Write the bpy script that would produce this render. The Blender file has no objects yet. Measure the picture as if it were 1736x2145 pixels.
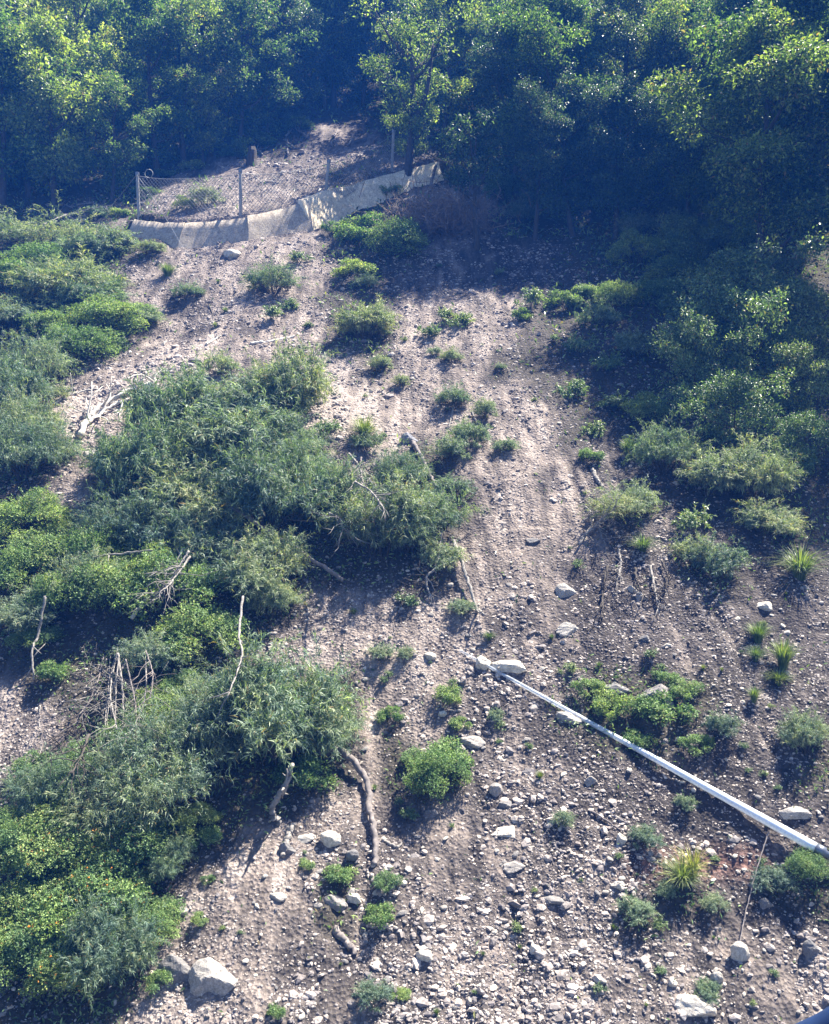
import bpy, math, random
import numpy as np
from mathutils import Vector

random.seed(7)
RNG = np.random.default_rng(7)
scene = bpy.context.scene
COL = scene.collection
R = math.radians

# ------------------------------------------------------------------ camera
PITCH = 8.0
cam_d = bpy.data.cameras.new("camera")
cam_d.sensor_fit = 'VERTICAL'; cam_d.sensor_height = 24.0
cam_d.lens = 12.0 / math.tan(R(30)); cam_d.clip_start = 0.05; cam_d.clip_end = 2000
cam = bpy.data.objects.new("camera", cam_d); COL.objects.link(cam)
cam.location = (0, 0, 0); cam.rotation_euler = (R(90 - PITCH), 0, 0)
scene.camera = cam

# ------------------------------------------------------------------ light
TO_SUN = Vector((0.40, 0.36, 0.84)).normalized()
SUN_EL = math.asin(TO_SUN.z); SUN_AZ = math.atan2(TO_SUN.x, TO_SUN.y)
world = bpy.data.worlds.new("World"); scene.world = world; world.use_nodes = True
wn = world.node_tree; wn.nodes.clear()
wo = wn.nodes.new('ShaderNodeOutputWorld'); wb = wn.nodes.new('ShaderNodeBackground')
sky = wn.nodes.new('ShaderNodeTexSky'); sky.sky_type = 'NISHITA'; sky.sun_disc = False
sky.sun_elevation = SUN_EL; sky.sun_rotation = SUN_AZ; sky.altitude = 900
wb.inputs[1].default_value = 0.05
wn.links.new(sky.outputs[0], wb.inputs[0]); wn.links.new(wb.outputs[0], wo.inputs[0])
sd = bpy.data.lights.new("sun", 'SUN'); sd.energy = 5.0; sd.angle = R(0.5); sd.color = (1.0, 0.94, 0.82)
sun = bpy.data.objects.new("sun", sd); COL.objects.link(sun)
sun.rotation_euler = TO_SUN.to_track_quat('Z', 'Y').to_euler()
scene.view_settings.view_transform = 'Standard'; scene.view_settings.look = 'None'
scene.view_settings.exposure = 2.12; scene.view_settings.gamma = 1.0
scene.cycles.max_bounces = 6; scene.cycles.diffuse_bounces = 3; scene.cycles.transparent_max_bounces = 8

# ------------------------------------------------------------------ noise
def _hash(ix, iy, s):
    h = (ix * 374761393 + iy * 668265263 + s * 974634777) & 0xffffffff
    h = ((h ^ (h >> 13)) * 1274126177) & 0xffffffff
    return ((h ^ (h >> 16)) & 0xffff) / 65535.0
def noise(x, y, s=0):
    x = np.asarray(x, float); y = np.asarray(y, float)
    ix = np.floor(x).astype(np.int64); iy = np.floor(y).astype(np.int64)
    fx = x - ix; fy = y - iy; fx = fx*fx*(3-2*fx); fy = fy*fy*(3-2*fy)
    a = _hash(ix, iy, s); b = _hash(ix+1, iy, s); c = _hash(ix, iy+1, s); d = _hash(ix+1, iy+1, s)
    return ((a*(1-fx)+b*fx)*(1-fy)+(c*(1-fx)+d*fx)*fy)*2-1
def sstep(a, b, x):
    t = np.clip((x-a)/(b-a), 0, 1); return t*t*(3-2*t)

# ------------------------------------------------------------------ picture <-> place (photo measured on a 1736 x 2145 copy)
FPX = 1072.5 / math.tan(R(30)); CP, SP = math.cos(R(PITCH)), math.sin(R(PITCH))
def ray(px, py):
    cx = (px-868)/FPX; cy = (1072.5-py)/FPX
    return np.array([cx, CP + cy*SP, -SP + cy*CP])
def project(x, y, z):
    dep = y*CP - z*SP; up = y*SP + z*CP
    dep = np.maximum(dep, 0.1)
    return 868 + x/dep*FPX, 1072.5 - up/dep*FPX
def h_macro(x, y):
    x = np.asarray(x, float); y = np.asarray(y, float)
    yy = np.where(y < 122, y, 122 + 14*(1-np.exp(-(np.maximum(y, 122)-122)/14.0)) - 0.0*y)
    z = -16.8 + 0.55*yy - 0.75*np.maximum(y-136, 0)*sstep(136, 200, y)
    z = z - np.where(x < -2, 2.6*(1-np.exp(-(x+2)**2/420.0)), 0)*sstep(70, 40, y)
    z = z + np.where(x > 9, 1.2*(1-np.exp(-(x-9)**2/200.0)), 0)
    z = z + 0.55*noise(x/9.0, y/9.0, 1) + 0.22*noise(x/3.3, y/3.6, 2)
    return z
def march(px, py, hf):
    d = ray(px, py); t = np.linspace(4, 230, 3000)
    z = d[2]*t; g = hf(d[0]*t, d[1]*t)
    k = np.argmax(z <= g)
    if z[k] > g[k]: k = len(t)-1
    if k > 0:
        a = z[k-1]-g[k-1]; b = z[k]-g[k]; f = a/(a-b) if a != b else 0
        tt = t[k-1] + (t[k]-t[k-1])*f
    else: tt = t[0]
    return d[0]*tt, d[1]*tt
WALL_PX = [(262, 492), (372, 508), (520, 497), (655, 476), (737, 440), (838, 398), (930, 372)]
WALL = np.array([march(a, b, h_macro) for a, b in WALL_PX])
def wall_y(x): return np.interp(x, WALL[:, 0], WALL[:, 1])
def H(x, y):
    x = np.asarray(x, float); y = np.asarray(y, float)
    z = h_macro(x, y)
    b = y - wall_y(x)
    m = sstep(WALL[0, 0]-.6, WALL[0, 0]+.6, x)*sstep(WALL[-1, 0]+1.5, WALL[-1, 0]-.5, x)
    z = z + .5*m*sstep(0.95, 1.25, b)*np.exp(-np.maximum(b, 0)/7.0) - .25*m*sstep(-1.5,-.2,b)*sstep(1.2,.9,b)
    # runnels down the fall line
    w = x + 0.5*noise(x/4, y/5, 5)
    g = sstep(-14, -8, x)*sstep(46, 38, y)
    w2 = w+.35*noise(x/1.2, y/1.5, 15)
    br = sstep(-.5, .5, noise(x/2, y/2.2, 16))
    z = z - 0.08*g*br*np.maximum(0, 1-np.abs(noise(w2/0.8, y/6.0, 6))*3.0) - 0.15*g*sstep(-.4,.6,noise(x/3, y/3.5, 17))*np.maximum(0, 1-np.abs(noise(w2/2.6, y/14.0, 7))*3.0)
    z = z + 0.08*noise(x/0.9, y/1.1, 8) + 0.09*np.abs(noise(x/0.37+.3*noise(x/.5,y/.5,18), y/0.45, 9)) + 0.036*np.abs(noise(x/0.15, y/0.17, 10))
    return z
def at(px, py):
    x, y = march(px, py, H); return np.array([x, y, float(H(x, y))])
def depth(p): return p[1]*CP - p[2]*SP

# ground kinds: F forest floor, V overgrown, H shaded herbs, S soil, G gravel, R rubble, D dark soil, also painted tree shade below the forest edge, E soil with painted red window reflection
GM = """FFFFFFFFFFFFFFFFFFFFFFFFFFFF
FFFFFFFFFFFFFFFFFFFFFFFFFFFF
FFFFFFFFFFFFFFFFFFFFFFFFFFFF
FFFFFFFFFFFFFFFFFFFFFFFFFFFF
FFFFFFFFFFRRRFFFFFFFFFFFFFFF
FFFFFVVSSRRSSSSFFFFFFFFFFFFF
FFFFVSSSSSSVVSSSSFFFFFFFFFFF
VVSSVSSSSSSVVVSSSFFFFFFFFFFF
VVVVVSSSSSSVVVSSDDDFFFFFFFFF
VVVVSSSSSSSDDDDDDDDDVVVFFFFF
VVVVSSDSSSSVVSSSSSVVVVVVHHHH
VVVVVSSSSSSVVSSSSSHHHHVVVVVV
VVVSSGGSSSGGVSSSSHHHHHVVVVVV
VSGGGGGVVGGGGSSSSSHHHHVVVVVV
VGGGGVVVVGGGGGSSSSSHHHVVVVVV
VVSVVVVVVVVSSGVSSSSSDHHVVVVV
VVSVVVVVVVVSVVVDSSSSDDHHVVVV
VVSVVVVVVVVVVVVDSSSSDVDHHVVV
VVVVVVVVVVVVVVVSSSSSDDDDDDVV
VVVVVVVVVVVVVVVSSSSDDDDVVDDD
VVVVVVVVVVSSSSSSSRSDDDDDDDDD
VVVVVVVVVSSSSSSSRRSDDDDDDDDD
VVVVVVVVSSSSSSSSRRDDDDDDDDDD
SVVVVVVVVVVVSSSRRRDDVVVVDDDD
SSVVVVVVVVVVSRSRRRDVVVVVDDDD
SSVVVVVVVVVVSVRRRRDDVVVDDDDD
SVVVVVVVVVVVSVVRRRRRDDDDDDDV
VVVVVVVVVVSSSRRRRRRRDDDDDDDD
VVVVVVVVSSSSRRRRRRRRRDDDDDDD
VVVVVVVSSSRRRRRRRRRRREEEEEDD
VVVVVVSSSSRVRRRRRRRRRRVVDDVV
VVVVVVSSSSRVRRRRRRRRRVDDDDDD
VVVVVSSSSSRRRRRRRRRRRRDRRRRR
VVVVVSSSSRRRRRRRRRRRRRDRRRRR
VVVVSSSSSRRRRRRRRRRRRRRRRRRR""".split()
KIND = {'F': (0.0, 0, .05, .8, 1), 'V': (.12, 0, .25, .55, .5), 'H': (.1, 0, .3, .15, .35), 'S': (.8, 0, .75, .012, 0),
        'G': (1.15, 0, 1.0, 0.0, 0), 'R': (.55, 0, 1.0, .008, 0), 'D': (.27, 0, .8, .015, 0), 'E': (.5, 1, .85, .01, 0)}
# (tone, red reflection tint, stones, cover, humus)
GRID = np.array([[KIND[c] for c in r] for r in GM])
def ground_kind(x, y, z):
    px, py = project(x, y, z)
    px = px + 26*noise(x/1.3, y/1.3, 21); py = py + 22*noise(x/1.2, y/1.2, 22)
    u = np.clip(px/62-.5, 0, 26.999); v = np.clip(py/61.3-.5, 0, 33.999)
    iu = u.astype(int); iv = v.astype(int); fu = (u-iu)[..., None]; fv = (v-iv)[..., None]
    return (GRID[iv, iu]*(1-fu)+GRID[iv, iu+1]*fu)*(1-fv)+(GRID[iv+1, iu]*(1-fu)+GRID[iv+1, iu+1]*fu)*fv

# ------------------------------------------------------------------ materials
def mat(name):
    m = bpy.data.materials.new(name); m.use_nodes = True
    nt = m.node_tree; b = nt.nodes['Principled BSDF']; return m, nt, b
def N(nt, t, **k):
    n = nt.nodes.new(t)
    for a, v in k.items(): setattr(n, a, v)
    return n
def ramp(nt, src, stops):
    r = N(nt, 'ShaderNodeValToRGB'); e = r.color_ramp.elements
    while len(e) < len(stops): e.new(.5)
    for q, (p, c) in zip(e, stops): q.position = p; q.color = (*c, 1)
    nt.links.new(src, r.inputs[0]); return r.outputs[0]
def mixc(nt, f, a, b, mode='MIX'):
    m = N(nt, 'ShaderNodeMix', data_type='RGBA', blend_type=mode)
    for s, v in ((m.inputs[0], f), (m.inputs[6], a), (m.inputs[7], b)):
        if isinstance(v, (int, float)): s.default_value = v
        elif isinstance(v, tuple): s.default_value = (*v, 1)
        else: nt.links.new(v, s)
    return m.outputs[2]
def tex(nt, kind, scale, detail=4, rough=.6, vec=None):
    if kind == 'noise':
        t = N(nt, 'ShaderNodeTexNoise'); t.inputs['Detail'].default_value = detail; t.inputs['Roughness'].default_value = rough
    else: t = N(nt, 'ShaderNodeTexVoronoi')
    t.inputs['Scale'].default_value = scale
    if vec is not None: nt.links.new(vec, t.inputs['Vector'])
    return t
def objco(nt): return N(nt, 'ShaderNodeTexCoord').outputs['Object']

def soil_material():
    m, nt, b = mat('slope soil'); co = objco(nt)
    at_ = N(nt, 'ShaderNodeAttribute', attribute_name='soil'); sep = N(nt, 'ShaderNodeSeparateColor')
    nt.links.new(at_.outputs['Color'], sep.inputs[0])
    n1 = tex(nt, 'noise', .9, 6, .62, co); n2 = tex(nt, 'noise', 9, 6, .7, co); v = tex(nt, 'vor', 14, vec=co); v2 = tex(nt, 'vor', 38, vec=co)
    add = N(nt, 'ShaderNodeMath', operation='ADD'); nt.links.new(sep.outputs[0], add.inputs[0])
    s = N(nt, 'ShaderNodeMath', operation='MULTIPLY_ADD'); nt.links.new(n1.outputs[0], s.inputs[0]); s.inputs[1].default_value = 1.5; s.inputs[2].default_value = -.78
    mp = N(nt, 'ShaderNodeMapping'); mp.inputs['Scale'].default_value = (2.6, .28, .28); nt.links.new(co, mp.inputs[0])
    n4 = tex(nt, 'noise', 1.0, 5, .65, mp.outputs[0]); s4 = N(nt, 'ShaderNodeMath', operation='MULTIPLY_ADD'); nt.links.new(n4.outputs[0], s4.inputs[0]); s4.inputs[1].default_value = 1.9; nt.links.new(s.outputs[0], s4.inputs[2])
    s5 = N(nt, 'ShaderNodeMath', operation='SUBTRACT'); nt.links.new(s4.outputs[0], s5.inputs[0]); s5.inputs[1].default_value = 1.05
    nt.links.new(s5.outputs[0], add.inputs[1])
    base = ramp(nt, add.outputs[0], [(0.0, (.048, .042, .040)), (.35, (.095, .082, .076)), (.7, (.218, .182, .160)), (1.0, (.335, .286, .252))])
    fine = ramp(nt, n2.outputs[0], [(.3, (.62, .60, .60)), (.7, (1.3, 1.3, 1.3))])
    c = mixc(nt, 1.0, base, fine, 'MULTIPLY')
    peb = ramp(nt, v.outputs['Color'], [(.0, (.55, .55, .57)), (.6, (1.0, 1.0, 1.0)), (1.0, (1.65, 1.62, 1.58))])
    c = mixc(nt, .45, c, mixc(nt, 1.0, c, peb, 'MULTIPLY'))
    peb2 = ramp(nt, v2.outputs['Color'], [(.0, (.6, .6, .6)), (.7, (1.0, 1.0, 1.0)), (1.0, (1.7, 1.7, 1.65))])
    c = mixc(nt, .5, c, mixc(nt, 1.0, c, peb2, 'MULTIPLY'))
    c = mixc(nt, sep.outputs[1], c, mixc(nt, 1.0, c, (1.25, .84, .76), 'MULTIPLY'))  # pinkish window reflection painted into the soil colour
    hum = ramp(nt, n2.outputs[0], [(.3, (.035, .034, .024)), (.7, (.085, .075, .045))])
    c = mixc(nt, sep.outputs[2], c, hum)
    nt.links.new(c, b.inputs['Base Color']); b.inputs['Roughness'].default_value = .95; b.inputs['Specular IOR Level'].default_value = .15
    bp = N(nt, 'ShaderNodeBump'); bp.inputs['Strength'].default_value = .8; bp.inputs['Distance'].default_value = .05
    q = N(nt, 'ShaderNodeMath', operation='ADD'); nt.links.new(n2.outputs[0], q.inputs[0]); nt.links.new(v.outputs['Distance'], q.inputs[1])
    nt.links.new(q.outputs[0], bp.inputs['Height']); nt.links.new(bp.outputs[0], b.inputs['Normal'])
    return m
def rock_material(name, lo, hi, island=False, rough=.85):
    m, nt, b = mat(name); co = objco(nt)
    n = tex(nt, 'noise', 3.5, 7, .68, co); c = ramp(nt, n.outputs[0], [(.3, lo), (.68, hi)])
    if island: r = N(nt, 'ShaderNodeNewGeometry').outputs['Random Per Island']
    else: r = N(nt, 'ShaderNodeObjectInfo').outputs['Random']
    tint = ramp(nt, r, [(0, (.34, .34, .37)), (.4, (.62, .59, .59)), (.75, (.92, .89, .85)), (1, (1.3, 1.22, 1.12))])
    c = mixc(nt, 1.0, c, tint, 'MULTIPLY')
    n3 = tex(nt, 'noise', 14, 5, .7, co)
    c = mixc(nt, 1.0, c, ramp(nt, n3.outputs[0], [(.35, (.7, .7, .7)), (.6, (1.1, 1.1, 1.1))]), 'MULTIPLY')
    nt.links.new(c, b.inputs['Base Color']); b.inputs['Roughness'].default_value = rough
    bp = N(nt, 'ShaderNodeBump'); bp.inputs['Strength'].default_value = .6; bp.inputs['Distance'].default_value = .04
    nt.links.new(n3.outputs[0], bp.inputs['Height']); nt.links.new(bp.outputs[0], b.inputs['Normal'])
    return m
def leaf_material(name, dark, mid, light, gloss=.45, trans=.3, spec=.5):
    m, nt, b = mat(name)
    r = N(nt, 'ShaderNodeNewGeometry').outputs['Random Per Island']
    c = ramp(nt, r, [(0, dark), (.5, mid), (.9, light), (.965, tuple(min(1, k*1.4) for k in light)), (.975, (.30, .24, .10)), (1.0, (.22, .15, .08))])
    o = N(nt, 'ShaderNodeObjectInfo').outputs['Random']
    c = mixc(nt, 1.0, c, ramp(nt, o, [(0, (.66, .74, .80)), (.3, (.85, .92, .8)), (.6, (1, 1, 1.02)), (1, (1.35, 1.2, .95))]), 'MULTIPLY')
    n = tex(nt, 'noise', .8, 3, .6, objco(nt))
    c = mixc(nt, 1.0, c, ramp(nt, n.outputs[0], [(.35, (.7, .8, .9)), (.65, (1.3, 1.18, 1.0))]), 'MULTIPLY')
    nt.links.new(c, b.inputs['Base Color']); b.inputs['Roughness'].default_value = gloss; b.inputs['Specular IOR Level'].default_value = spec
    t = N(nt, 'ShaderNodeBsdfTranslucent'); nt.links.new(mixc(nt, 1.0, c, (1.35, 1.5, .55), 'MULTIPLY'), t.inputs[0])
    ms = N(nt, 'ShaderNodeMixShader'); ms.inputs[0].default_value = trans
    nt.links.new(b.outputs[0], ms.inputs[1]); nt.links.new(t.outputs[0], ms.inputs[2])
    nt.links.new(ms.outputs[0], nt.nodes['Material Output'].inputs[0])
    return m
def bark_material(name, lo, hi, sc=9):
    m, nt, b = mat(name); n = tex(nt, 'noise', sc, 6, .7, objco(nt))
    nt.links.new(ramp(nt, n.outputs[0], [(.32, lo), (.66, hi)]), b.inputs['Base Color']); b.inputs['Roughness'].default_value = .9
    bp = N(nt, 'ShaderNodeBump'); bp.inputs['Strength'].default_value = .5; bp.inputs['Distance'].default_value = .02
    nt.links.new(n.outputs[0], bp.inputs['Height']); nt.links.new(bp.outputs[0], b.inputs['Normal'])
    return m

M = dict(
    soil=soil_material(),
    rock=rock_material('pale rock', (.34, .32, .29), (.66, .63, .57)),
    rubble=rock_material('rubble stone', (.24, .21, .20), (.60, .545, .50), True),
    bluerock=rock_material('blue grey rock', (.3, .32, .36), (.5, .52, .56)),
    wall=rock_material('pale sprayed concrete', (.50, .42, .31), (.88, .78, .60)),
    willow=leaf_material('grey green narrow leaves', (.06, .10, .065), (.15, .21, .135), (.36, .42, .32), .55, .32, .3),
    shrub=leaf_material('fresh green leaves', (.06, .11, .04), (.15, .235, .08), (.34, .44, .20), .55, .34, .3),
    herb=leaf_material('mid green leaves', (.05, .09, .04), (.12, .185, .075), (.28, .37, .17), .42, .3),
    grass=leaf_material('grass blades', (.06, .095, .035), (.115, .17, .058), (.23, .28, .11), .5, .35),
    ygrass=leaf_material('yellow green grass blades', (.13, .15, .04), (.22, .25, .07), (.36, .36, .13), .5, .35),
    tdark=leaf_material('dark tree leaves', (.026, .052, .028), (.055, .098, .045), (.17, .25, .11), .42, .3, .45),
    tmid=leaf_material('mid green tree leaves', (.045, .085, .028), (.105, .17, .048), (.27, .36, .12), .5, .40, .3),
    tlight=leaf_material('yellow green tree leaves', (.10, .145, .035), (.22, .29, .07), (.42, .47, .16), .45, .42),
    brown=leaf_material('browned leaves', (.07, .05, .03), (.13, .09, .05), (.2, .15, .08), .7, .2),
    bark=bark_material('dark bark', (.035, .028, .022), (.085, .07, .055)),
    dead=bark_material('bleached dead wood', (.11, .10, .088), (.34, .31, .28), 14),
    bleach=bark_material('sun bleached wood', (.30, .275, .24), (.62, .58, .52), 14),
    brush=bark_material('brown dead brush', (.12, .085, .062), (.30, .225, .175)),
    deadgrey=bark_material('weathered dead wood', (.10, .085, .08), (.25, .215, .20)),
    post=bark_material('weathered post', (.24, .23, .215), (.40, .385, .36)),
)
def plain(name, c, rough=.5, metal=0.0):
    m, nt, b = mat(name); n = tex(nt, 'noise', 30, 4, .6, objco(nt))
    lo = tuple(k*.8 for k in c); hi = tuple(min(1, k*1.12) for k in c)
    nt.links.new(ramp(nt, n.outputs[0], [(.3, lo), (.7, hi)]), b.inputs['Base Color'])
    b.inputs['Roughness'].default_value = rough; b.inputs['Metallic'].default_value = metal; return m
M['wire'] = plain('galvanised wire', (.22, .225, .23), .6, .2)
M['flower'] = plain('orange blossom', (.75, .30, .03), .6)
M['blue'] = plain('blue painted shell', (.012, .035, .11), .5)
M['rubber'] = plain('dark rubber seal', (.02, .022, .03), .6)
M['cap_or_streak_end'] = plain('grey steel', (.20, .22, .25), .4, .6)

# ------------------------------------------------------------------ mesh helpers
def mesh(name, V, F, m, smooth=False, cols=None):
    V = np.asarray(V, np.float32); F = np.asarray(F, np.int32)
    me = bpy.data.meshes.new(name); k = F.shape[1]
    me.vertices.add(len(V)); me.vertices.foreach_set('co', V.ravel())
    me.loops.add(F.size); me.loops.foreach_set('vertex_index', F.ravel())
    me.polygons.add(len(F)); me.polygons.foreach_set('loop_start', np.arange(0, F.size, k, dtype=np.int32))
    me.polygons.foreach_set('use_smooth', np.full(len(F), smooth))
    me.update(calc_edges=True)
    if cols is not None:
        a = me.color_attributes.new('soil', 'FLOAT_COLOR', 'POINT'); a.data.foreach_set('color', np.asarray(cols, np.float32).ravel())
    me.materials.append(m); return me
def link(name, data, parent=None, loc=(0, 0, 0), rz=0., sc=1., rx=0.):
    o = bpy.data.objects.new(name, data); COL.objects.link(o)
    o.location = loc; o.rotation_euler = (rx, 0, rz); o.scale = (sc,)*3 if isinstance(sc, (int, float)) else sc
    if parent is not None: o.parent = parent
    return o
def tag(o, label, cat, group=None, kind=None):
    if label: o['label'] = label
    if cat: o['category'] = cat
    if group: o['group'] = group
    if kind: o['kind'] = kind
    return o
class Acc:
    def __init__(s): s.V = []; s.F = []; s.n = 0
    def add(s, V, F):
        s.V.append(V); s.F.append(np.asarray(F)+s.n); s.n += len(V)
    def mesh(s, name, m, smooth=False): return mesh(name, np.concatenate(s.V), np.concatenate(s.F), m, smooth)
def tube(acc, P, rad, k=6, wob=0.0):
    P = np.asarray(P, float); rad = np.asarray(rad, float)*np.ones(len(P))
    T = np.gradient(P, axis=0); T /= np.linalg.norm(T, axis=1)[:, None]+1e-9
    up = np.array([0, 0, 1.]) if abs(T[0][2]) < .9 else np.array([1., 0, 0])
    A = np.cross(T, up); A /= np.linalg.norm(A, axis=1)[:, None]+1e-9; B = np.cross(T, A)
    a = np.arange(k)*2*math.pi/k
    rr = rad[:, None]*(1+wob*(RNG.random((len(P), k))-.5))
    V = P[:, None, :]+rr[..., None]*(np.cos(a)[None, :, None]*A[:, None, :]+np.sin(a)[None, :, None]*B[:, None, :])
    V = V.reshape(-1, 3); n = len(P)
    i, j = np.meshgrid(np.arange(n-1), np.arange(k), indexing='ij'); j2 = (j+1) % k
    F = np.stack([i*k+j, i*k+j2, (i+1)*k+j2, (i+1)*k+j], -1).reshape(-1, 4)
    c0 = len(V); V = np.vstack([V, P[0], P[-1]])
    caps = []
    for q in range(0, k, 2):
        caps.append([c0, (q+2) % k if k % 2 == 0 else min(q+2, k) % k, (q+1) % k, q]); b = (n-1)*k
        caps.append([c0+1, b+q, b+(q+1) % k, b+((q+2) % k if k % 2 == 0 else min(q+2, k) % k)])
    if k % 2 == 0: F = np.vstack([F, caps])
    acc.add(V, F)
def smooth_path(P, n=8):
    P = np.asarray(P, float)
    if len(P) < 3:
        t = np.linspace(0, 1, n)[:, None]; return P[0]*(1-t)+P[-1]*t
    out = []; Q = np.vstack([2*P[0]-P[1], P, 2*P[-1]-P[-2]])
    for i in range(1, len(Q)-2):
        for t in np.linspace(0, 1, max(3, n//(len(P)-1)+2), endpoint=False):
            a, b, c, d = Q[i-1:i+3]
            out.append(.5*((2*b)+(c-a)*t+(2*a-5*b+4*c-d)*t*t+(3*b-a-3*c+d)*t**3))
    out.append(P[-1]); return np.array(out)
def unit(a): return a/(np.linalg.norm(a, axis=-1, keepdims=True)+1e-9)
def leaves(P, G, U, ln, wd, droop=.0, two=False):
    """leaf blades at P growing along G with face normal near U"""
    n = len(P); G = unit(G); S = unit(np.cross(G, U)); Nn = np.cross(S, G)
    ln = np.asarray(ln)*np.ones(n); wd = np.asarray(wd)*np.ones(n); L = ln[:, None]; W = wd[:, None]
    if not two:
        m = P+G*L*.45+Nn*L*.05
        V = np.stack([P, m+S*W*.5, P+G*L-Nn*L*droop*.4, m-S*W*.5], 1).reshape(-1, 3)
        return V, np.arange(n*4).reshape(-1, 4)
    m = P+G*L*.5+Nn*L*.06; tip = P+G*L-Nn*L*droop
    V = np.stack([P+S*W*.15, m+S*W*.5, tip+S*W*.06, tip-S*W*.06, m-S*W*.5, P-S*W*.15], 1).reshape(-1, 3)
    b = np.arange(n)[:, None]*6
    return V, np.vstack([b+np.array([[0, 1, 4, 5]]), b+np.array([[1, 2, 3, 4]])])
def rdir(n, rng): return unit(rng.normal(size=(n, 3)))
def clump_points(C, Rr, n, rng, low=.35):
    """points in shells of the clumps, few on undersides"""
    k = rng.integers(0, len(C), n) if np.ndim(Rr) == 0 else rng.choice(len(C), n, p=Rr**2/np.sum(Rr**2))
    d = rdir(n, rng); fl = (d[:, 2] < 0) & (rng.random(n) > low); d[fl, 2] *= -1
    r = (Rr[k] if np.ndim(Rr) else Rr)*(.45+.62*rng.random(n)**.6)
    r = r*np.where(rng.random(n) < .22, 1+.55*rng.random(n), 1)
    return C[k]+d*r[:, None]*np.array([1, 1, .8]), d, k

def make_shrub(seed, W, Hh, ntuft, per, ln, wd, lmat, spread=.9, droop=.25, blossoms=0, tuft=True, nclump=16):
    rng = np.random.default_rng(seed)
    C = []; Rr = []
    for i in range(nclump):
        a = rng.random()*2*math.pi; r = W*.5*(.1+.72*math.sqrt(rng.random())); zt = Hh*(1-.75*(2*r/W)**2)
        C.append([r*math.cos(a), r*math.sin(a)*.95, zt*(.35+.5*rng.random())]); Rr.append(W*(.09+.12*rng.random()))
    C = np.array(C); Rr = np.array(Rr)
    if tuft:
        ns = int(ntuft/2.2); k = rng.choice(len(C), ns, p=Rr**2/np.sum(Rr**2)); d = rdir(ns, rng); d[:, 2] = np.abs(d[:, 2])*.95-.12; d = unit(d)
        Ls = Rr[k]*(.65+1.35*rng.random(ns)**2.2); B0 = C[k]; nl_ = int(per*2.4)
        t = np.linspace(.42, 1.0, nl_)[None, :, None]+rng.random((ns, nl_, 1))*.04
        dz = np.array([0, 0, 1.0]); dr = (.18+.35*rng.random((ns, 1, 1)))
        P = B0[:, None]+d[:, None]*Ls[:, None, None]*t*1.15+dz*(.38*t-dr*t**3)*Ls[:, None, None]
        A = unit(d[:, None]+dz*(.38-dr*3*t**2)); P = P.reshape(-1, 3); A = A.reshape(-1, 3)
        P[:, 2] = np.maximum(P[:, 2], .02*Hh)
        G = unit(A*.75+rdir(len(P), rng)*.75); U = unit(rdir(len(P), rng)*.5+A*.25+np.array([0, 0, .6]))
        s = .6+.6*rng.random(len(P)); V, F = leaves(P, G, U, ln*s, wd*s, droop, True)
    else:
        P, d, k = clump_points(C, Rr, ntuft, rng); P[:, 2] = np.maximum(P[:, 2], .02*Hh)
        ax = unit(d*.8+rdir(ntuft, rng)*.4+np.array([0, 0, .55]))
        PP = np.repeat(P, per, 0)+rng.normal(size=(ntuft*per, 3))*ln*.35; A = np.repeat(ax, per, 0)
        G = unit(A*.55+rdir(len(PP), rng)*spread); U = unit(A*.6+rdir(len(PP), rng)*.5+np.array([0, 0, .6]))
        s = .65+.6*rng.random(len(PP)); V, F = leaves(PP, G, U, ln*s, wd*s, droop, False)
    fol = mesh('foliage', V, F, lmat)
    acc = Acc()
    for i in range(nclump):
        c = C[i]; b = np.array([c[0]*.12, c[1]*.12, -.15]); mid = (b+c)*.5+np.array([0, 0, .12*Hh])
        tube(acc, smooth_path([b, mid, c], 6), np.linspace(.016, .006, len(smooth_path([b, mid, c], 6)))*W*.6, 5 if False else 4)
        for j in range(3):
            e = c+rdir(1, rng)[0]*Rr[i]*.9; tube(acc, smooth_path([c*.8+b*.2, e], 3), [.005*W, .004*W, .002*W], 4)
    st = acc.mesh('stem', M['bark'])
    fl = None
    if blossoms:
        Pf, df, _ = clump_points(C, Rr*1.08, blossoms, rng, .1)
        cen = np.repeat(Pf, 5, 0)+rng.normal(size=(blossoms*5, 3))*.012
        V, F = leaves(cen, rdir(len(cen), rng), rdir(len(cen), rng), .045, .04)
        fl = mesh('blossom', V, F, M['flower'])
    return dict(w=W, parts=[('foliage', fol), ('stem', st)]+([('blossom', fl)] if fl else []))
def make_grass(seed, n, ln, m, spread=.7):
    rng = np.random.default_rng(seed); acc = Acc()
    az = rng.random(n)*2*math.pi; lean = spread*(.2+rng.random(n)); L = ln*(.55+.6*rng.random(n))
    hd = np.stack([np.cos(az), np.sin(az), 0*az], 1); b = hd*ln*.12*rng.random((n, 1)); S = np.stack([-np.sin(az), np.cos(az), 0*az], 1)
    pts = []
    for t in (0, .35, .7, 1.0):
        out = lean*t**1.8*L*.95; up = L*(t-.62*lean*t**2.4); pts.append(b+hd*out[:, None]+np.array([0, 0, 1])*up[:, None])
    w = ln*.0085
    V = np.stack([pts[0]+S*w*.6, pts[0]-S*w*.6, pts[1]+S*w, pts[1]-S*w, pts[2]+S*w*.8, pts[2]-S*w*.8, pts[3]+S*w*.1, pts[3]-S*w*.1], 1).reshape(-1, 3)
    bb = np.arange(n)[:, None]*8
    F = np.vstack([bb+np.array([[0, 2, 3, 1]]), bb+np.array([[2, 4, 5, 3]]), bb+np.array([[4, 6, 7, 5]])])
    return dict(w=ln*1.5, parts=[(None, mesh('blades', V, F, m))])
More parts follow.
